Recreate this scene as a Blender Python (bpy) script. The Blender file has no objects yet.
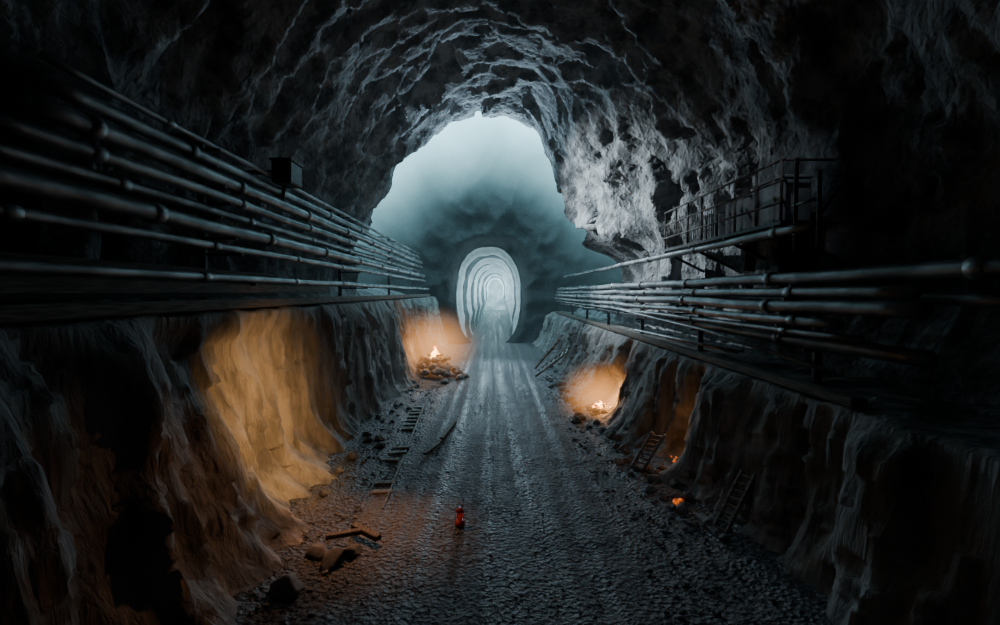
import bpy, bmesh, math, random
from mathutils import Vector, Matrix, noise
random.seed(7)
EYE=2.2
C=bpy.context.scene.collection
# ---------------------------------------------------------------- helpers
def sm(a,b,x):
    t=max(0.0,min(1.0,(x-a)/(b-a))); return t*t*(3-2*t)
def N(x,y,z): return noise.noise(Vector((x,y,z)))
def ridge(x,y,z): return 1-2*abs(N(x,y,z))
def facet(x,y,z,sc,tilt=1.0):
    v=Vector((x,y,z))/sc
    p=noise.voronoi(v)[1][0]
    c=noise.cell_vector(p*7.31)
    h=noise.cell(p*3.17)
    d=v-p
    return (h-.5)*.7+tilt*(d.x*(c.x-.5)+d.y*(c.y-.5)+d.z*(c.z-.5))*1.6
def obj_from(name,bm,mat,smooth=True,parent=None):
    me=bpy.data.meshes.new(name); 
    bmesh.ops.recalc_face_normals(bm,faces=bm.faces[:]) if len(bm.faces)<60000 else None
    bm.to_mesh(me); bm.free()
    if smooth:
        for p in me.polygons: p.use_smooth=True
    o=bpy.data.objects.new(name,me); C.objects.link(o)
    for m in (mat if isinstance(mat,list) else [mat]): me.materials.append(m)
    if parent: o.parent=parent
    return o
def grid_obj(name,rows,mat,flip=False):
    nr=len(rows); nc=len(rows[0])
    vs=[p for r in rows for p in r]; fs=[]
    for i in range(nr-1):
        for j in range(nc-1):
            a=i*nc+j; q=(a,a+1,a+nc+1,a+nc)
            fs.append(q[::-1] if flip else q)
    me=bpy.data.meshes.new(name); me.from_pydata(vs,[],fs)
    for p in me.polygons: p.use_smooth=True
    me.materials.append(mat)
    o=bpy.data.objects.new(name,me); C.objects.link(o); return o
def empty(name,loc=(0,0,0)):
    e=bpy.data.objects.new(name,None); e.location=loc; C.objects.link(e); e.empty_display_size=.1; return e
def tube(bm,pts,rad,seg=10,mi=0):
    pts=[Vector(p) for p in pts]
    if not hasattr(rad,'__len__'): rad=[rad]*len(pts)
    rings=[]
    for i,p in enumerate(pts):
        d=(pts[min(i+1,len(pts)-1)]-pts[max(i-1,0)]).normalized()
        u=d.cross(Vector((0,0,1)))
        if u.length<.05: u=d.cross(Vector((1,0,0)))
        u.normalize(); v=u.cross(d)
        rings.append([bm.verts.new(p+(u*math.cos(2*math.pi*k/seg)+v*math.sin(2*math.pi*k/seg))*rad[i]) for k in range(seg)])
    for a,b in zip(rings,rings[1:]):
        for k in range(seg):
            f=bm.faces.new((a[k],a[(k+1)%seg],b[(k+1)%seg],b[k])); f.material_index=mi
    for r in (rings[0],rings[-1]):
        f=bm.faces.new(r); f.material_index=mi
def box(bm,c,s,rot=None,mi=0,bev=0.0):
    m=Matrix.Translation(c)@(rot.to_4x4() if rot else Matrix.Identity(4))@Matrix.Diagonal((s[0],s[1],s[2],1))
    r=bmesh.ops.create_cube(bm,size=1,matrix=m)
    fs=set(f for v in r['verts'] for f in v.link_faces)
    for f in fs: f.material_index=mi
    if bev:
        es=set(e for f in fs for e in f.edges)
        bmesh.ops.bevel(bm,geom=list(es),offset=bev,segments=1,affect='EDGES')
def beam(bm,a,b,w,h,mi=0):
    a=Vector(a);b=Vector(b); d=b-a
    q=d.to_track_quat('Y','Z').to_matrix()
    box(bm,(a+b)/2,(w,d.length,h),q,mi,bev=min(w,h)*.12)
def stone(bm,c,r,sub=2,sq=(1,1,.7),seed=None,mi=0):
    sd=random.random()*100 if seed is None else seed
    res=bmesh.ops.create_icosphere(bm,subdivisions=sub,radius=1)
    rz=Matrix.Rotation(random.random()*6.28,3,'Z')@Matrix.Rotation(random.uniform(-.4,.4),3,'X')
    for v in res['verts']:
        n=v.co.copy()
        k=1+.45*N(n.x*1.1+sd,n.y*1.1,n.z*1.1)+.15*N(n.x*3+sd,n.y*3,n.z*3)
        p=Vector((n.x*sq[0],n.y*sq[1],n.z*sq[2]))*k*r
        for ax in (Vector((.6,.5,.6)),Vector((-.7,.2,.65)),Vector((.1,-.8,.6))):
            ax=ax.normalized(); dd=p.dot(ax)-r*.62
            if dd>0: p-=ax*dd*.85
        v.co=rz@p+Vector(c)
    for f in set(f for v in res['verts'] for f in v.link_faces): f.material_index=mi
# ---------------------------------------------------------------- materials
def newmat(name):
    m=bpy.data.materials.new(name); m.use_nodes=True
    nt=m.node_tree; b=nt.nodes['Principled BSDF']; return m,nt,b
def nd(nt,t,**k):
    n=nt.nodes.new(t)
    for a,b in k.items(): setattr(n,a,b)
    return n
def rock_mat(name,c1,c2,scale=1.0,stretch=(1,1,1),bump=.6,rough=.85,dist=.08,crack=2.0,lo=.38,hi=.62):
    m,nt,b=newmat(name); L=nt.links.new
    g=nd(nt,'ShaderNodeNewGeometry'); mp=nd(nt,'ShaderNodeMapping'); mp.inputs['Scale'].default_value=stretch
    L(g.outputs['Position'],mp.inputs['Vector'])
    n1=nd(nt,'ShaderNodeTexNoise'); n1.inputs['Scale'].default_value=1.6*scale; n1.inputs['Detail'].default_value=8; n1.inputs['Roughness'].default_value=.6
    n2=nd(nt,'ShaderNodeTexNoise'); n2.inputs['Scale'].default_value=6*scale; n2.inputs['Detail'].default_value=5; n2.inputs['Roughness'].default_value=.6; n2.inputs['Distortion'].default_value=.3
    try: n2.noise_type='RIDGED_MULTIFRACTAL'; n2.normalize=True
    except Exception: pass
    v=nd(nt,'ShaderNodeTexVoronoi'); v.inputs['Scale'].default_value=4*scale; v.feature='DISTANCE_TO_EDGE'
    L(mp.outputs[0],n1.inputs['Vector']); L(mp.outputs[0],n2.inputs['Vector'])
    ad=nd(nt,'ShaderNodeMixRGB'); ad.blend_type='ADD'; ad.inputs[0].default_value=.35
    L(mp.outputs[0],ad.inputs[1]); L(n1.outputs['Color'],ad.inputs[2]); L(ad.outputs[0],v.inputs['Vector'])
    r=nd(nt,'ShaderNodeValToRGB'); r.color_ramp.elements[0].position=lo; r.color_ramp.elements[1].position=hi
    r.color_ramp.elements[0].color=(*c1,1); r.color_ramp.elements[1].color=(*c2,1)
    L(n1.outputs['Fac'],r.inputs[0])
    L(r.outputs[0],b.inputs['Base Color']); b.inputs['Roughness'].default_value=rough
    mx=nd(nt,'ShaderNodeMath',operation='MULTIPLY_ADD'); mx.inputs[1].default_value=.45; L(n2.outputs['Fac'],mx.inputs[0]); L(n1.outputs['Fac'],mx.inputs[2])
    vm=nd(nt,'ShaderNodeMath',operation='MINIMUM'); vm.inputs[1].default_value=.12; L(v.outputs['Distance'],vm.inputs[0])
    h=nd(nt,'ShaderNodeMath',operation='MULTIPLY_ADD'); h.inputs[1].default_value=crack; L(vm.outputs[0],h.inputs[0]); L(mx.outputs[0],h.inputs[2])
    bp=nd(nt,'ShaderNodeBump'); bp.inputs['Strength'].default_value=bump; bp.inputs['Distance'].default_value=dist
    L(h.outputs[0],bp.inputs['Height']); L(bp.outputs[0],b.inputs['Normal'])
    return m
def simple_mat(name,c1,c2,scale=12,rough=.5,metal=0,bump=.2,stretch=(1,1,1)):
    m,nt,b=newmat(name); L=nt.links.new
    g=nd(nt,'ShaderNodeNewGeometry'); mp=nd(nt,'ShaderNodeMapping'); mp.inputs['Scale'].default_value=stretch
    L(g.outputs['Position'],mp.inputs['Vector'])
    n=nd(nt,'ShaderNodeTexNoise'); n.inputs['Scale'].default_value=scale; n.inputs['Detail'].default_value=6; L(mp.outputs[0],n.inputs['Vector'])
    r=nd(nt,'ShaderNodeValToRGB'); r.color_ramp.elements[0].position=.38; r.color_ramp.elements[1].position=.62
    r.color_ramp.elements[0].color=(*c1,1); r.color_ramp.elements[1].color=(*c2,1)
    L(n.outputs['Fac'],r.inputs[0]); L(r.outputs[0],b.inputs['Base Color'])
    b.inputs['Roughness'].default_value=rough; b.inputs['Metallic'].default_value=metal
    bp=nd(nt,'ShaderNodeBump'); bp.inputs['Strength'].default_value=bump; bp.inputs['Distance'].default_value=.01
    L(n.outputs['Fac'],bp.inputs['Height']); L(bp.outputs[0],b.inputs['Normal'])
    return m
def emit_mat(name,c1,c2,strength,scale=9):
    m,nt,b=newmat(name); L=nt.links.new
    g=nd(nt,'ShaderNodeNewGeometry'); n=nd(nt,'ShaderNodeTexNoise'); n.inputs['Scale'].default_value=scale; L(g.outputs['Position'],n.inputs['Vector'])
    r=nd(nt,'ShaderNodeValToRGB'); r.color_ramp.elements[0].position=.4; r.color_ramp.elements[1].position=.6
    r.color_ramp.elements[0].color=(*c1,1); r.color_ramp.elements[1].color=(*c2,1)
    L(n.outputs['Fac'],r.inputs[0]); L(r.outputs[0],b.inputs['Emission Color']); b.inputs['Emission Strength'].default_value=strength
    b.inputs['Base Color'].default_value=(*c1,1)
    return m
M_lower=rock_mat('rock_lower',(.1,.1,.1),(.3,.295,.29),2.6,(1,1,.2),.7,.85,.08,.5)
M_upper=rock_mat('rock_upper',(.07,.075,.08),(.26,.27,.28),1.5,(1,1,1),.9,.85,.12,.5,.42,.58)
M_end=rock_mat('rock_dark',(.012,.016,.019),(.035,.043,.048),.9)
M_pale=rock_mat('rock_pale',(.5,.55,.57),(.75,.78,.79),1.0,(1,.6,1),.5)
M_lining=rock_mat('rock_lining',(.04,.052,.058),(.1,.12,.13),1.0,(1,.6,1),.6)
M_stone=rock_mat('loose_stone',(.07,.07,.07),(.22,.215,.21),5,(1,1,1),.5,.8,.02)
M_pipe=simple_mat('steel_pipe',(.11,.115,.12),(.34,.355,.37),7,.45,.6,.3,(1,.4,1))
M_rust=simple_mat('rusted_steel',(.07,.06,.055),(.22,.19,.17),9,.6,.5,.3)
M_wood=simple_mat('old_timber',(.05,.038,.028),(.16,.125,.095),10,.8,0,.5,(6,.5,6))
M_dark=simple_mat('dark_iron',(.03,.03,.032),(.08,.08,.085),14,.55,.5,.2)
M_crate=simple_mat('painted_steel',(.26,.28,.3),(.5,.52,.54),5,.6,.1,.2)
M_red=simple_mat('red_paint',(.35,.03,.02),(.6,.05,.03),20,.4,0,.1)
M_flame=emit_mat('flame',(1,.3,.04),(1,.6,.18),9)
M_ember=emit_mat('ember',(.4,.03,.003),(1,.26,.03),.8,40)
def floor_mat():
    m,nt,b=newmat('gravel_road'); L=nt.links.new
    g=nd(nt,'ShaderNodeNewGeometry')
    v=nd(nt,'ShaderNodeTexVoronoi'); v.inputs['Scale'].default_value=22; L(g.outputs['Position'],v.inputs['Vector'])
    mp=nd(nt,'ShaderNodeMapping'); mp.inputs['Scale'].default_value=(5,.12,1); L(g.outputs['Position'],mp.inputs['Vector'])
    n=nd(nt,'ShaderNodeTexNoise'); n.inputs['Scale'].default_value=1; n.inputs['Detail'].default_value=5; L(mp.outputs[0],n.inputs['Vector'])
    n2=nd(nt,'ShaderNodeTexNoise'); n2.inputs['Scale'].default_value=45; n2.inputs['Detail'].default_value=4; L(g.outputs['Position'],n2.inputs['Vector'])
    a=nd(nt,'ShaderNodeMath',operation='ADD'); L(n.outputs['Fac'],a.inputs[0])
    k=nd(nt,'ShaderNodeMath',operation='MULTIPLY'); k.inputs[1].default_value=.9; L(n2.outputs['Fac'],k.inputs[0]); L(k.outputs[0],a.inputs[1])
    r=nd(nt,'ShaderNodeValToRGB'); r.color_ramp.elements[0].position=.76; r.color_ramp.elements[1].position=1.04
    r.color_ramp.elements[0].color=(.018,.018,.02,1); r.color_ramp.elements[1].color=(.13,.13,.138,1)
    L(a.outputs[0],r.inputs[0]); L(r.outputs[0],b.inputs['Base Color'])
    rr=nd(nt,'ShaderNodeMapRange'); rr.inputs[1].default_value=.35; rr.inputs[2].default_value=.65; rr.inputs[3].default_value=.5; rr.inputs[4].default_value=.8
    L(n.outputs['Fac'],rr.inputs[0]); L(rr.outputs[0],b.inputs['Roughness'])
    h=nd(nt,'ShaderNodeMath',operation='ADD'); L(v.outputs['Distance'],h.inputs[0]); L(n2.outputs['Fac'],h.inputs[1])
    bp=nd(nt,'ShaderNodeBump'); bp.inputs['Strength'].default_value=1.0; bp.inputs['Distance'].default_value=.05
    L(h.outputs[0],bp.inputs['Height']); L(bp.outputs[0],b.inputs['Normal'])
    return m
M_floor=floor_mat()
# ---------------------------------------------------------------- tunnel shell
Y0,Y1=-5.0,22.0
NY=440
ys=[Y0+(Y1-Y0)*(i/(NY-1)) for i in range(NY)]
ECZ,EHW,EHH=2.9,3.6,4.15
OPEN=14.0
def chamber(y,x,z):
    yo=OPEN+.7*N(x*.5,3.3,z*.5)+.35*N(x*1.7,1.3,z*1.7)
    lip=-.05*math.exp(-((y-yo+.5)/.5)**2)
    return 1+lip+.75*sm(yo,yo+.9,y)
def saw(t):
    f=t-math.floor(t)
    return f if f<.82 else (1-f)/.18*.82
def up_disp(p):
    x,y,z=p
    w=N(x*.35+2,y*.35,z*.35)
    d=.5*saw(y*.42+1.0*w+.1*x)*(.75+.5*N(x*.3,y*.2+5,z*.3))
    d+=.16*saw(y*1.05+1.4*N(x*.5,y*.5,z*.5+4)+.3*x)*(.6+.6*N(x*.6,y*.6+8,z*.6))
    d+=.3*N(x*.55,y*.55,z*.55)
    wx=.3*N(x*1.1,y*1.1,z*1.1); wz=.3*N(x*1.1+7,y*1.1,z*1.1)
    d+=.14*facet(x*.55+wx,y*1.5+wz,z*.55+wz,1.1)+.05*facet(x*.8+wx,y*1.5+wz,z*.8,.42)
    d+=.05*N(x*2.2,y*3.4,z*2.2)+.04*abs(N(x*5,y*8,z*5))
    d+=1.0*sm(8.5,13.6,y)*(1-sm(14.3,15,y))*sm(.8,2.6,x)*sm(2.75,3.9,z)
    return d-.28
def upper(a,y):
    x=EHW*math.cos(a); z=ECZ+EHH*math.sin(a)
    s=chamber(y,x,z)
    px=x*(1+(s-1)*.75); pz=EYE+(z-EYE)*s
    d=up_disp((px,y,pz))
    c=Vector((px,0,pz-ECZ)); 
    if c.length>0: c.normalize()
    return Vector((px-c.x*d,y,pz-c.z*d))
def low_disp(x,y,z,side):
    w=.35*N(y*.6,z*.9,side*9)
    d=.2*ridge(y*.7+side*7+w,z*.18,2.1)+.12*N(y*2.2+z*.25+w*2,z*.4,side*3)+.08*ridge(y*3.1+z*.4+w*3,z*.5,side*5)
    d+=.07*facet(y*1.4+w,z*.4,side*4.4,.5)+.035*facet(y*1.5+w,z*.7,side*8.4,.2)+.05*abs(N(y*7+w*3,z*1.2,x*3))+.02*N(y*15,z*3,x*8)
    return d-.08
def wall(side,name):
    s=-1 if side=='l' else 1
    zl=2.0 if side=='l' else 1.36
    rows=[]
    A=math.radians(38)
    for y in ys:
        if side=='l': bx=1.58+.38*sm(3.8,7,y); lipx=2.42
        else: bx=2.15-.42*sm(3.5,7.5,y); lipx=2.5
        row=[]
        for i in range(72):
            t=i/71; z=-.12+(zl+.12)*t
            x=bx+(lipx-bx)*(t**.55)
            e=(1-.75*sm(.88,1,t))
            d=low_disp(x,y,z,s)*e
            if side=='l':
                d-=.3*sm(3.9,4.6,y)*(1-sm(6.2,7.4,y))*sm(0,.3,t)*(1-.8*sm(.85,1,t))
                d+=.08*sm(2.4,3.2,y)*(1-sm(3.7,4.3,y))*(1-t)
            else:
                zz=(z-.42)/.3; yy=(y-5.9)/.36
                d-=.55*math.exp(-(zz*zz+yy*yy)**2)
                zz=(z-.25)/.45; yy=(y-9.2)/.8
                d-=.4*math.exp(-(zz*zz+yy*yy)**2)
            d+=.22*max(0,1-z/.35)**2*(.5+N(y*1.3,s*4,0))
            row.append(Vector((s*(x-d),y,z)))
        for i in range(1,14):
            t=i/13; x=lipx+(3.5-lipx)*t
            row.append(Vector((s*(x+.04*N(y*3,t*4,1)),y,zl+.03+.05*N(x*3,y*3,s))))
        last=row[-1]
        b=upper(0 if s>0 else math.pi,y)
        for i in range(1,22):
            t=i/21
            xx=last.x+(b.x-last.x)*sm(0,.5,t); zz=last.z+(b.z-last.z)*t
            if i<21: xx-=s*.1*N(xx,y*2,zz*2)*math.sin(math.pi*t)
            row.append(Vector((xx,y,zz)))
        for i in range(1,45):
            a=A*i/44
            row.append(upper(a if s>0 else math.pi-a,y))
        rows.append(row)
    return grid_obj(name,rows,M_lower,flip=(s>0))
wl=wall('l','wall_left'); wr=wall('r','wall_right')
for w,s in ((wl,-1),(wr,1)):
    w.data.materials.append(M_upper)
    zl=2.06 if s<0 else 1.42
    for p in w.data.polygons:
        if p.center.z>zl: p.material_index=1
A=math.radians(38)
rows=[]
for y in ys:
    rows.append([upper(A+(math.pi-2*A)*i/150,y) for i in range(151)])
ceil=grid_obj('ceiling',rows,M_upper)
bm=bmesh.new(); bm.from_mesh(ceil.data)
kill=[f for f in bm.faces if 15.8<f.calc_center_median().y<20.6 and abs(f.calc_center_median().x)<2.6+.6*N(f.calc_center_median().x,f.calc_center_median().y,0)]
bmesh.ops.delete(bm,geom=kill,context='FACES'); bm.to_mesh(ceil.data); bm.free()
bm=bmesh.new()
prof=[upper(math.pi*i/60,Y0) for i in range(61)]+[Vector((-2.4,Y0,0)),Vector((2.4,Y0,0))]
c=bm.verts.new((0,Y0-.4,3)); vv=[bm.verts.new(p) for p in prof]
for i in range(len(vv)): bm.faces.new((c,vv[i],vv[(i+1)%len(vv)]))
obj_from('wall_back',bm,M_upper)
MX,MZ,MW,MH=-.16,2.0,1.42,2.2
def mouth(a,k=1.0,cx=MX,cz=MZ):
    c,s=math.cos(a),math.sin(a); n=2/2.35
    return cx+MW*k*math.copysign(abs(c)**n,c), cz+MH*k*math.copysign(abs(s)**n,s)
rows=[]
for j in range(50):
    t=j/49; row=[]
    for i in range(201):
        a=2*math.pi*i/200
        mx_,mz_=mouth(a); ox,oz=8*math.cos(a),2+10.5*math.sin(a)
        x=mx_+(ox-mx_)*t**1.5; z=mz_+(oz-mz_)*t**1.5
        y=Y1-.1-(.5*ridge(x*.4,1,z*.4)+.25*ridge(x*1.1,2,z*1.1)+.1*N(x*3,3,z*3))*sm(0,.15,t)-1.2*t
        row.append(Vector((x,y,z)))
    rows.append(row)
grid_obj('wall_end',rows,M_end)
# inner tunnel: dark lining with pale projecting rock ribs, bending gently
def axis(y):
    t=(y-22)/40
    return MX+.25*math.sin(t*3)+.5*max(0,t)**1.6, MZ+.1*t+.35*t
ribs=[(22.7,.86),(26.2,.76),(30.5,.70),(36,.66),(44,.62),(54,.56)]
def liner(y):
    pts=[(21.8,1.0),(22.3,1.03),(22.7,1.03),(23.2,.94),(26.2,.88),(30.5,.82),(36,.78),(44,.75),(54,.70),(64,.66)]
    for (a,ka),(b,kb) in zip(pts,pts[1:]):
        if y<=b: return ka+(kb-ka)*max(0,(y-a)/(b-a))
    return pts[-1][1]
rows=[]
yv=[21.85]
while yv[-1]<61.8:
    y=yv[-1]; near=min(abs(y-r[0]) for r in ribs)
    yv.append(y+(.03 if near<.12 else .1 if near<1.2 else .25))
isrib=[]
for y in yv:
    cx,cz=axis(y)
    k=liner(y); inr=0
    for rb,rk in ribs:
        w=.3+.02*(rb-22)
        f=sm(rb-.06,rb+.02,y)*(1-sm(rb+w,rb+w+.4,y))
        k=k+(rk-k)*f; inr=max(inr,1 if rb-.09<y<rb+w*.4 else 0)
    isrib.append(inr)
    row=[]
    for i in range(121):
        a=2*math.pi*i/120
        kk=k
        if math.sin(a)<-.3:     # open at the bottom where the road runs through
            f=sm(.45,.85,-math.sin(a)); kk=k+(1.06+.012*(y-22)-k)*f
        x,z=mouth(a,kk,cx,cz)
        d=.06*N(x*1.2,y*1.5,z*1.2)+.04*N(x*3,y*3,z*3)
        row.append(Vector((x+math.cos(a)*d,y,z+math.sin(a)*d)))
    rows.append(row)
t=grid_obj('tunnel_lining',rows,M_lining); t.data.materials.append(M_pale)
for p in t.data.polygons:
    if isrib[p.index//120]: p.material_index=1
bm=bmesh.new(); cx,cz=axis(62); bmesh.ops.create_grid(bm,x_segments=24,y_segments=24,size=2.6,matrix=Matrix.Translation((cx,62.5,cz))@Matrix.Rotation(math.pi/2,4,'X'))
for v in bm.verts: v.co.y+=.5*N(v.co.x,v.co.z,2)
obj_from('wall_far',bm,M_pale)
# floor
rows=[]
fy=[-5+ (29.0)*i/330 for i in range(331)]+[24+40*i/80 for i in range(1,81)]
for y in fy:
    row=[]
    for i in range(141):
        x=-3+6*i/140
        bend=.25*sm(0,14,y)-.15
        z=.05*N(x*.8,y*.5,0)+.02*N(x*3,y*3,0)+.016*N(x*8,y*8,1)
        for rx in (-.95,-.72,-.2,.02,.55,.85):
            rr=rx+bend*.6+.05*N(y*.3,rx*5,0)
            z-=.02*math.exp(-((x-rr)/.06)**2)*(.7+.5*N(y*.6,rx*9,2))
            z+=.01*math.exp(-((x-rr-.13)/.05)**2)
        z+=.12*sm(1.2,2.2,abs(x))
        z*=(1-.6*sm(18,22,y))
        row.append(Vector((x if y<22 else x+axis(y)[0]-MX,y,z)))
    rows.append(row)
grid_obj('floor',rows,M_floor)
def fz(x,y): return .05*N(x*.8,y*.5,0)+.12*sm(1.2,2.2,abs(x))
bm=bmesh.new()
for i in range(3000):
    y=2.2+ (random.random()**1.6)*11; x=random.uniform(-1.9,1.9)
    if random.random()<.4: x=random.choice((-1,1))*random.uniform(1.1,1.95)
    r=random.uniform(.005,.014)*(1+(abs(x)>1.2)*random.random()*1.2)
    res=bmesh.ops.create_icosphere(bm,subdivisions=1,radius=r,matrix=Matrix.Translation((x,y,fz(x,y)+r*.2))@Matrix.Rotation(random.random()*6,4,'Z')@Matrix.Diagonal((random.uniform(.8,1.4),1,.7,1)))
    for v in res['verts']: v.co+=Vector((random.uniform(-1,1),random.uniform(-1,1),random.uniform(-1,1)))*r*.2
obj_from('gravel',bm,M_stone,False)
def rubble(name,cx,cy,sx,sy,n,r0,r1,hz=0):
    bm=bmesh.new()
    for i in range(n):
        x=random.gauss(cx,sx); y=random.gauss(cy,sy); r=random.uniform(r0,r1)
        zz=hz*max(0,1-(((x-cx)/(2*sx))**2+((y-cy)/(2*sy))**2))
        stone(bm,(x,y,fz(x,y)+r*.35+zz),r,2)
    return obj_from(name,bm,M_stone,False)
rubble('rubble_pile',1.78,6.6,.1,.8,26,.03,.09)
rubble('rubble_pile',-1.75,8,.1,1.8,26,.03,.08)
rubble('rubble_pile',1.6,11.5,.12,1.6,30,.04,.1)
rubble('rubble_pile',-1.45,13.0,.32,.4,80,.06,.15,.3)
rubble('rubble_pile',1.95,4.9,.12,.4,16,.03,.07)
def P(px,py,z=0.0):  # plan positions surveyed from the photo
    d=(EYE-z)*500/(py-292); return ((px-492)/500*d,d)
def rock(px,py,r,sq=(1,1,.7)):
    x,y=P(px,py); bm=bmesh.new(); stone(bm,(0,0,0),r,3,sq); o=obj_from('rock',bm,M_stone,True); o.location=(x,y,fz(x,y)+r*sq[2]*.55); return o
rock(284,600,.11,(1,1,.9)); rock(330,566,.11,(1.3,.8,.6)); rock(348,560,.08,(1.5,.7,.7))
rock(313,560,.09,(1.4,.8,.6))
for a in ((658,514,.04),(668,512,.045),(672,522,.035),(664,506,.03),(755,548,.1),(727,535,.05),(604,436,.07),(590,430,.05),(578,424,.09),(700,500,.03),(690,545,.03),(730,560,.04)): rock(*a)
# ---------------------------------------------------------------- pipes
def pipe(s,x,z,r,ya,yb,mat=M_pipe,joint=2.1,amp=.02,slope=0,seed=0):
    bm=bmesh.new(); pts=[]; rad=[]
    n=int((yb-ya)/.3)
    for i in range(n+1):
        y=ya+(yb-ya)*i/n
        pts.append((s*x+amp*N(y*.5,seed,1),y,z+slope*(y-ya)+amp*N(y*.5,seed,7)))
    tube(bm,pts,r,14)
    y=ya+.2+ (seed*.37)%1.5
    while y<yb-.2:
        px_=s*x+amp*N(y*.5,seed,1); pz=z+slope*(y-ya)+amp*N(y*.5,seed,7)
        tube(bm,[(px_,y-.06,pz),(px_,y-.05,pz),(px_,y+.05,pz),(px_,y+.06,pz)],[r*1.05,r*1.25,r*1.25,r*1.05],14)
        y+=joint
    return obj_from('steel_pipe',bm,mat)
R=[(2.95,.62,.045,4.6),(2.72,.13,.055,1.8),(2.66,.0,.045,3.1),(2.62,-.115,.055,3.0),(2.6,-.24,.04,3.7),(2.62,-.34,.03,3.5),(2.78,-.05,.04,2.5),(2.85,-.44,.06,3.2)]
for i,(x,dz,r,ya) in enumerate(R): pipe(1,x,EYE+dz,r,ya,20.5,seed=i+1)
Lp=[(2.95,1.55,.03,3.4),(2.98,1.4,.06,3.4),(2.9,1.2,.07,3.2),(2.85,1.0,.05,2.8),(2.95,.86,.05,2.8),(2.8,.66,.07,2.6),(2.74,.46,.04,2.4),(2.6,.14,.04,1.6)]
for i,(x,dz,r,ya) in enumerate(Lp): pipe(-1,x,EYE+dz,r,ya,20.5,seed=i+11)
def bracket(s,y,z0,z1,xa,pipes):
    e=empty('pipe_bracket'); 
    bm=bmesh.new(); beam(bm,(s*xa,y,z0),(s*xa,y,z1),.07,.05); 
    beam(bm,(s*(xa-.1),y,z0),(s*3.5,y,z0),.05,.04); beam(bm,(s*(xa),y,z1),(s*3.5,y,z1),.05,.04)
    obj_from('post',bm,M_dark,False,e)
    bm=bmesh.new()
    for (x,dz,r,ya) in pipes:
        if ya<y and z0<EYE+dz<z1+.1: beam(bm,(s*xa,y,EYE+dz-r-.015),(s*(x-.08 if x<xa else x+.08),y,EYE+dz-r-.015),.04,.025)
    obj_from('arms',bm,M_dark,False,e)
for y in (5.4,10.2,15,19.5): bracket(-1,y,2.02,3.85,3.08,Lp)
for y in (4.4,6.9,9.6,12.4,15.2,18): bracket(1,y,1.38,2.38,2.9,R)
bm=bmesh.new()
beam(bm,(-2.52,1.4,2.09),(-2.52,19.5,2.09),.2,.09); beam(bm,(-2.62,1.4,2.24),(-2.6,8,2.24),.05,.1)
obj_from('timber_beam',bm,M_wood,False)
bm=bmesh.new()
beam(bm,(-3.0,2,2.3),(-3.0,7,2.3),.05,.3); beam(bm,(-3.05,2,2.95),(-3.05,5.2,2.95),.05,.16)
obj_from('timber_lagging',bm,M_wood,False)
bm=bmesh.new(); beam(bm,(2.55,3.4,1.43),(2.55,19.5,1.43),.12,.07)
obj_from('timber_beam',bm,M_wood,False)
bm=bmesh.new()
tube(bm,[(2.5,3.7,1.62),(2.55,6,1.75),(2.62,12,1.9)],.018,8); tube(bm,[(2.48,5,1.6),(2.6,9,1.52)],.02,8)
obj_from('drill_rod',bm,M_pipe)
e=empty('junction_box'); bm=bmesh.new(); box(bm,(-2.82,7.0,3.82),(.26,.42,.3),bev=.02); box(bm,(-2.82,7.0,3.98),(.3,.46,.03),bev=.008)
obj_from('housing',bm,M_dark,False,e)
bm=bmesh.new(); tube(bm,[(-2.85,7.0,3.7),(-2.88,7.0,3.5),(-2.9,7,3.36)],.02); beam(bm,(-2.9,7,3.85),(-3.5,7,3.85),.05,.05); obj_from('conduit',bm,M_dark,True,e)
e=empty('steel_walkway')
bm=bmesh.new(); box(bm,(3.2,6.8,2.91),(.56,3.5,.04)); 
for y in (5.2,6.3,7.4,8.45): beam(bm,(2.92,y,2.88),(3.6,y,2.55),.04,.04)
obj_from('deck',bm,M_dark,False,e)
bm=bmesh.new()
for i in range(8):
    y=5.1+3.4*i/7; tube(bm,[(2.95,y,2.9),(2.95,y,3.55)],.016,8)
for z in (3.55,3.34,3.12): tube(bm,[(2.95,5.05,z),(2.95,8.55,z)],.014,8)
for i in range(30):
    y=6.6+1.9*i/29; tube(bm,[(2.95,y,2.95),(2.95,y,3.34)],.005,5)
for y in (5.1,): tube(bm,[(2.95,y,3.55),(3.5,y,3.55)],.014,8)
tube(bm,[(2.95,4.5,2.6),(2.95,4.5,3.3)],.02,8); tube(bm,[(2.95,4.85,2.6),(2.95,4.85,3.5)],.02,8); tube(bm,[(2.95,4.5,3.05),(2.95,4.9,3.05)],.015,8)
obj_from('railing',bm,M_rust,True,e)
for (y,w,h) in ((5.55,.6,.48),(6.25,.55,.42),(6.95,.55,.34)):
    bm=bmesh.new(); box(bm,(3.2,y,2.93+h/2),(.32,w,h),bev=.015); box(bm,(3.2,y,2.93+h+.01),(.35,w+.03,.03),bev=.006)
    for k in (-.18,.18): box(bm,(3.035,y+k*w*1.5,2.93+h/2),(.02,.035,h*.96))
    obj_from('storage_crate',bm,M_crate,False)
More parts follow.
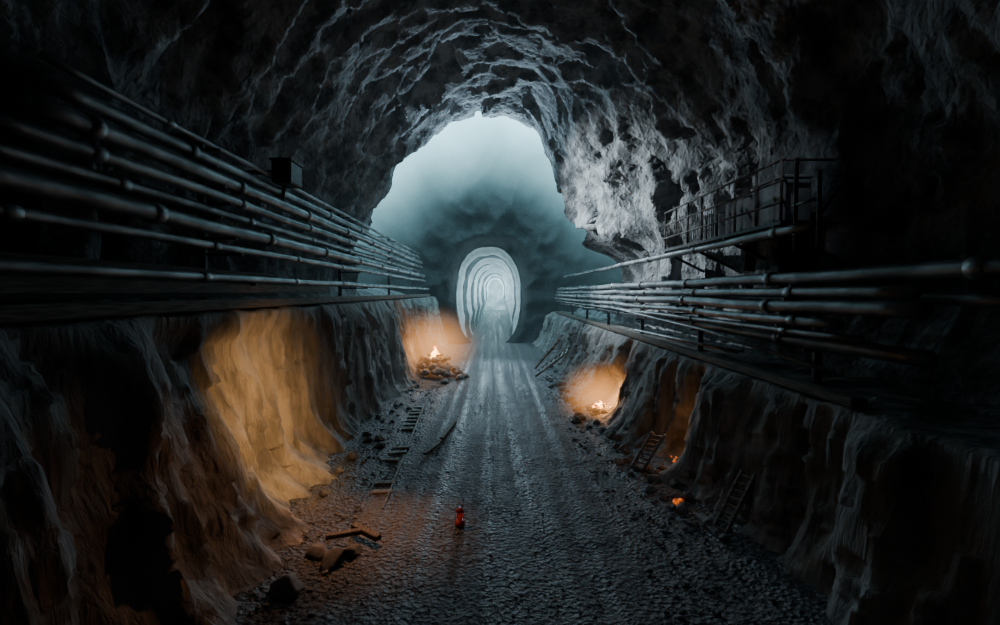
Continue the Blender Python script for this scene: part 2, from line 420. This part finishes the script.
# ---------------------------------------------------------------- ground items
def ladder(name,a,b,w,side,rungs,th=.022,mat=M_wood):
    a=Vector(a);b=Vector(b);sd=Vector(side).normalized()*w/2
    bm=bmesh.new(); beam(bm,a-sd,b-sd,th,th*1.4); beam(bm,a+sd,b+sd,th,th*1.4)
    for i in range(rungs):
        p=a.lerp(b,(i+.6)/(rungs+.2)); beam(bm,p-sd,p+sd,th*.9,th*.8)
    return obj_from(name,bm,mat,False)
M_lad=simple_mat('weathered_wood',(.14,.135,.12),(.36,.34,.31),10,.8,0,.4,(6,.5,6))
ladder('wooden_ladder',(1.72,5.85,.09),(1.96,5.8,.54),.15,(.7,-.7,0),8,.026,M_lad)
ladder('wooden_ladder',(1.97,4.25,.1),(2.28,4.35,.6),.12,(.5,-.8,0),8,.026,M_lad)
bm=bmesh.new(); beam(bm,(1.9,4.5,.16),(1.97,4.15,.1),.09,.03); obj_from('wooden_plank',bm,M_crate,False)
bm=bmesh.new(); beam(bm,(-1.25,4.45,.1),(-.98,4.25,.08),.07,.05); beam(bm,(-1.42,4.2,.12),(-1.15,4.3,.12),.06,.04); obj_from('split_log',bm,M_wood,False)
bm=bmesh.new(); beam(bm,(-.75,7.3,.05),(-.62,8.3,.05),.06,.03); beam(bm,(-.9,6.6,.05),(-.75,7.1,.05),.05,.03); obj_from('wooden_plank',bm,M_wood,False)
e=empty('rail_track')
bm=bmesh.new()
for i in range(18):
    t=i/17; y=9.4-4.2*t; x=-1.42+.18*t
    if i in (7,8,9,13,14,17): continue
    sx=random.uniform(-.04,.04); beam(bm,(x-.11+sx,y,fz(x,y)+.0),(x+.12+sx,y+random.uniform(-.05,.05),fz(x,y)+.006),.09,.05)
obj_from('sleepers',bm,M_lad,False,e)
bm=bmesh.new()
for o in (-.11,.11): beam(bm,(-1.42+o,9.6,.03),(-1.22+o,5.0,.004),.02,.03)
obj_from('rails',bm,M_rust,False,e)
ladder('steel_ladder',(1.2,13.2,.05),(1.95,12.6,.75),.5,(.3,1,.2),7,.035,M_pipe)
ladder('steel_ladder',(1.3,14.5,.05),(1.95,14.0,.95),.5,(.3,1,.2),7,.035,M_rust)
e=empty('red_lantern'); x,y=P(459,529)
bm=bmesh.new()
tube(bm,[(x,y,.0),(x,y,.02),(x,y,.05),(x,y,.055)],[.045,.05,.045,.03],16); tube(bm,[(x,y,.13),(x,y,.14),(x,y,.165),(x,y,.175)],[.03,.042,.025,.012],16)
for k in range(4):
    a=k*math.pi/2+.4; tube(bm,[(x+.04*math.cos(a),y+.04*math.sin(a),.05),(x+.04*math.cos(a),y+.04*math.sin(a),.14)],.004,6)
tube(bm,[(x+.03*math.cos(t_),y,.17+.045*math.sin(t_)) for t_ in [math.pi*i/8 for i in range(9)]],.003,6)
obj_from('frame',bm,M_red,True,e)
bm=bmesh.new(); tube(bm,[(x,y,.055),(x,y,.09),(x,y,.13)],[.022,.032,.022],14)
obj_from('glass',bm,emit_mat('red_glass',(.5,.02,.01),(.8,.05,.02),.15),True,e)
def glow_ball(name,loc,rad,col,strength,parent=None,sq=(1,1,1)):  # emission-only sphere, a soft glow drawn as a volume
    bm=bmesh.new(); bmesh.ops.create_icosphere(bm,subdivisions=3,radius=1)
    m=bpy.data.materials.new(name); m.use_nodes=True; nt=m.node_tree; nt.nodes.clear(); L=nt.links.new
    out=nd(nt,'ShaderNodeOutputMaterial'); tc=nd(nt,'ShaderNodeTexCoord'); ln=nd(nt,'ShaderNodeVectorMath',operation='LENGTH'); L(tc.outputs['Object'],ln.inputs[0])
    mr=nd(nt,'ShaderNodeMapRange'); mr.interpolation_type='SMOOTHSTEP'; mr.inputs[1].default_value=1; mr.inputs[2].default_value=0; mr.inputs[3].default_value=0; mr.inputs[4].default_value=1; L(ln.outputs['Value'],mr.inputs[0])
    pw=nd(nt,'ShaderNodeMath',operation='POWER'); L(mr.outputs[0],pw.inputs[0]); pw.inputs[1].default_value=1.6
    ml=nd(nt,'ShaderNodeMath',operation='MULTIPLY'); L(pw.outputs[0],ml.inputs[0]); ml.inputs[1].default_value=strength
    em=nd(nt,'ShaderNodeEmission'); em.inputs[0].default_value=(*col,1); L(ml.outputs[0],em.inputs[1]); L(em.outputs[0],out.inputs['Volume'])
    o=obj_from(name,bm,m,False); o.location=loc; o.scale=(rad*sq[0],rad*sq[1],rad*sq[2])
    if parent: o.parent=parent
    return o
def fire(loc,s,en,target,name='campfire',flames=9,zo=0,hs=1.0):
    e=empty(name)
    x0,y0=loc; z0=fz(x0,y0)+.02+zo
    bm=bmesh.new()
    for i in range(9):
        a=2*math.pi*i/9; stone(bm,(x0+.3*s*math.cos(a),y0+.3*s*math.sin(a),z0+.03*s),.09*s*random.uniform(.7,1.2),2)
    obj_from('stones',bm,M_stone,False,e)
    bm=bmesh.new()
    for i in range(5):
        a=i*1.3; beam(bm,(x0-.2*s*math.cos(a),y0-.2*s*math.sin(a),z0+.03*s),(x0+.2*s*math.cos(a),y0+.2*s*math.sin(a),z0+.12*s),.05*s,.05*s)
    obj_from('logs',bm,M_wood,False,e)
    bm=bmesh.new()
    for i in range(flames):
        a=random.random()*6.28; rr=random.random()*.2*s; h=hs*s*random.uniform(.14,.4)*(1.2-rr/(.3*s))
        pts=[];rad=[]
        for j in range(9):
            t=j/8; pts.append((x0+rr*math.cos(a)*(1-.5*t)+.04*s*math.sin(t*5+i),y0+rr*math.sin(a),z0+.05*s+h*t)); rad.append(max(.002,.045*s*(math.sin(math.pi*min(1,t*.85+.18))**1.2)*(1-t*.55)))
        rad[-1]=.001; tube(bm,pts,rad,10)
    obj_from('flames',bm,M_flame,True,e)
    glow_ball('fire_glow',(x0,y0,z0+.32*s),1.35*s,(1,.4,.1),1.3/s,e,(1,1,.85))  # warm halo around the fire painted as emission, not actual smoke
    l=bpy.data.lights.new('fire_light','SPOT'); l.energy=en; l.color=(1,.42,.12); l.shadow_soft_size=0; l.spot_size=math.radians(150); l.spot_blend=.8
    o=bpy.data.objects.new('fire_light',l); o.location=(x0,y0-.02,z0+.55*s); C.objects.link(o); o.parent=e
    o.rotation_euler=(Vector(target)-o.location).to_track_quat('-Z','Y').to_euler()
fire((-1.5,13.1),1.1,55,(-1.9,12.9,0),zo=.38,hs=.7)
fire((1.93,8.9),.7,120,(2.3,8.8,.1),hs=.5)
bm=bmesh.new()
for i in range(9): stone(bm,(2.22+random.uniform(-.08,.08),5.85+random.uniform(-.12,.12),.2+random.uniform(-.03,.03)),.015,2)
obj_from('glowing_coals',bm,M_ember,False)
x,y=P(680,519); bm=bmesh.new(); stone(bm,(0,0,0),.036,2,(1,1,.9)); stone(bm,(.05,.02,0),.03,2,(1,1,.9)); o=obj_from('glowing_coals',bm,M_ember,False); o.location=(x,y,fz(x,y)+.03)
# ---------------------------------------------------------------- lights
def light(kind,name,loc,target,en,col,**k):
    l=bpy.data.lights.new(name,kind); l.energy=en; l.color=col
    for a,b in k.items(): setattr(l,a,b)
    o=bpy.data.objects.new(name,l); o.location=loc; C.objects.link(o)
    if target: o.rotation_euler=(Vector(target)-Vector(loc)).to_track_quat('-Z','Y').to_euler()
    return o
COOL=(.58,.82,1.0)
light('AREA','shaft_daylight',(-1,18,11.5),(.5,14,0),500,COOL,size=4)
light('SPOT','rim_wall_fill',(-.9,13.0,5.0),(3.0,11.4,3.7),3000,(.8,.93,1),spot_size=math.radians(76),spot_blend=1,shadow_soft_size=0)  # added spot without a fixture, brightens the right rim wall
light('SPOT','ceiling_fill',(-.2,16.2,4.9),(0,11.5,7.6),1800,COOL,spot_size=math.radians(85),spot_blend=1,shadow_soft_size=.12)  # added unseen source that lights the ceiling rock
light('SPOT','portal_lamp',(-.16,22.5,3.3),(0.1,10,0),1800,COOL,spot_size=math.radians(34),spot_blend=1,shadow_soft_size=0)
light('SPOT','road_fill',(.1,5.6,5.6),(.35,4.6,0),85,(.75,.86,1),spot_size=math.radians(56),spot_blend=1,shadow_soft_size=0)  # added overhead fill for the near road, no real fixture
light('SPOT','crate_fill',(2.2,4.4,4.6),(3.1,6.2,3.1),22,(.75,.86,1),spot_size=math.radians(60),spot_blend=1,shadow_soft_size=0)  # extra spot put in to brighten the crates
light('SPOT','warm_worklamp',(-.8,4.8,1.4),(-2.1,5.2,.95),200,(1,.5,.17),spot_size=math.radians(92),spot_blend=1,shadow_soft_size=0)
light('SPOT','warm_worklamp',(-1.3,4.9,1.6),(-1.15,4.6,0),95,(1,.4,.14),spot_size=math.radians(74),spot_blend=1,shadow_soft_size=0)
light('SPOT','warm_worklamp',(-.6,4.9,1.5),(-1.8,3.6,.7),26,(1,.42,.15),spot_size=math.radians(60),spot_blend=1,shadow_soft_size=0)
light('POINT','alcove_lamp',(2.12,5.8,.55),None,2.2,(1,.4,.12),shadow_soft_size=0)
for y,en in ((22.1,100),(25.5,120),(29.8,120),(35.2,150),(43.1,180),(53,240),(59,700)):
    cx,cz=axis(y); light('POINT','tunnel_lamp',(cx,y,cz+.3),None,en,(.6,.89,1),shadow_soft_size=0)
# ---------------------------------------------------------------- mist painted as emission
def glow_mist(name,c,s,fn):
    bm=bmesh.new(); box(bm,(0,0,0),s); m=bpy.data.materials.new(name); m.use_nodes=True; nt=m.node_tree; nt.nodes.clear()
    out=nd(nt,'ShaderNodeOutputMaterial'); fn(nt,out); o=obj_from(name,bm,m,False); o.location=c; return o
def chamber_glow(nt,out):
    L=nt.links.new
    g=nd(nt,'ShaderNodeNewGeometry'); mp=nd(nt,'ShaderNodeMapping'); mp.vector_type='POINT'
    mp.inputs['Location'].default_value=(.1*1.35,0,-2.4*.95); mp.inputs['Scale'].default_value=(1.15,0,.95); L(g.outputs['Position'],mp.inputs['Vector'])
    ln=nd(nt,'ShaderNodeVectorMath',operation='LENGTH'); L(mp.outputs[0],ln.inputs[0])
    mr=nd(nt,'ShaderNodeMapRange'); mr.interpolation_type='SMOOTHSTEP'; mr.inputs[1].default_value=2.6; mr.inputs[2].default_value=6.6; L(ln.outputs['Value'],mr.inputs[0])
    sp=nd(nt,'ShaderNodeSeparateXYZ'); L(g.outputs['Position'],sp.inputs[0])
    mz=nd(nt,'ShaderNodeMapRange'); mz.inputs[1].default_value=3; mz.inputs[2].default_value=8.8; mz.inputs[3].default_value=.08; L(sp.outputs['Z'],mz.inputs[0])
    pw=nd(nt,'ShaderNodeMath',operation='POWER'); L(mz.outputs[0],pw.inputs[0]); pw.inputs[1].default_value=1.6
    n=nd(nt,'ShaderNodeTexNoise'); n.inputs['Scale'].default_value=.45; n.inputs['Detail'].default_value=2; L(g.outputs['Position'],n.inputs['Vector'])
    nr=nd(nt,'ShaderNodeMapRange'); nr.inputs[1].default_value=.3; nr.inputs[2].default_value=.7; nr.inputs[3].default_value=.6; nr.inputs[4].default_value=1.3; L(n.outputs['Fac'],nr.inputs[0])
    a=nd(nt,'ShaderNodeMath',operation='MULTIPLY'); L(mr.outputs[0],a.inputs[0]); L(pw.outputs[0],a.inputs[1])
    b=nd(nt,'ShaderNodeMath',operation='MULTIPLY'); L(a.outputs[0],b.inputs[0]); L(nr.outputs[0],b.inputs[1])
    c=nd(nt,'ShaderNodeMath',operation='MULTIPLY_ADD'); L(b.outputs[0],c.inputs[0]); c.inputs[1].default_value=.85; c.inputs[2].default_value=.003
    em=nd(nt,'ShaderNodeEmission'); em.inputs[0].default_value=(.36,.78,.9,1); L(c.outputs[0],em.inputs[1])
    ab=nd(nt,'ShaderNodeVolumeAbsorption'); ab.inputs['Density'].default_value=.07
    s=nd(nt,'ShaderNodeAddShader'); L(em.outputs[0],s.inputs[0]); L(ab.outputs[0],s.inputs[1]); L(s.outputs[0],out.inputs['Volume'])
glow_mist('glow_mist',(0,18,5),(14,7.2,14),chamber_glow)  # skylit brightness of the haze painted in as graded emission
def tun_glow(nt,out):
    em=nd(nt,'ShaderNodeEmission'); em.inputs[0].default_value=(.4,.85,.95,1); em.inputs[1].default_value=.009
    nt.links.new(em.outputs[0],out.inputs['Volume'])
glow_mist('glow_mist',(.5,42.2,2.2),(6,39,6),tun_glow)  # far haze glows by its own emission instead of catching lamplight
def near_glow(nt,out):
    em=nd(nt,'ShaderNodeEmission'); em.inputs[0].default_value=(.3,.52,.62,1); em.inputs[1].default_value=.0022
    ab=nd(nt,'ShaderNodeVolumeAbsorption'); ab.inputs['Density'].default_value=.04
    s=nd(nt,'ShaderNodeAddShader'); nt.links.new(em.outputs[0],s.inputs[0]); nt.links.new(ab.outputs[0],s.inputs[1]); nt.links.new(s.outputs[0],out.inputs['Volume'])
glow_mist('glow_mist',(0,10.7,3.5),(9,7.2,9),near_glow)  # emission painted in to lift the haze tone, nothing is scattered
# world
w=bpy.data.worlds.new('World'); bpy.context.scene.world=w; w.use_nodes=True
w.node_tree.nodes['Background'].inputs[0].default_value=(.35,.6,.75,1); w.node_tree.nodes['Background'].inputs[1].default_value=.02
cam=bpy.data.cameras.new('camera'); cam.lens=18; cam.sensor_width=36; cam.clip_end=300
o=bpy.data.objects.new('camera',cam); C.objects.link(o); o.location=(0,0,EYE)
o.rotation_euler=(math.radians(90-2.3),0,math.radians(-.9))
bpy.context.scene.camera=o
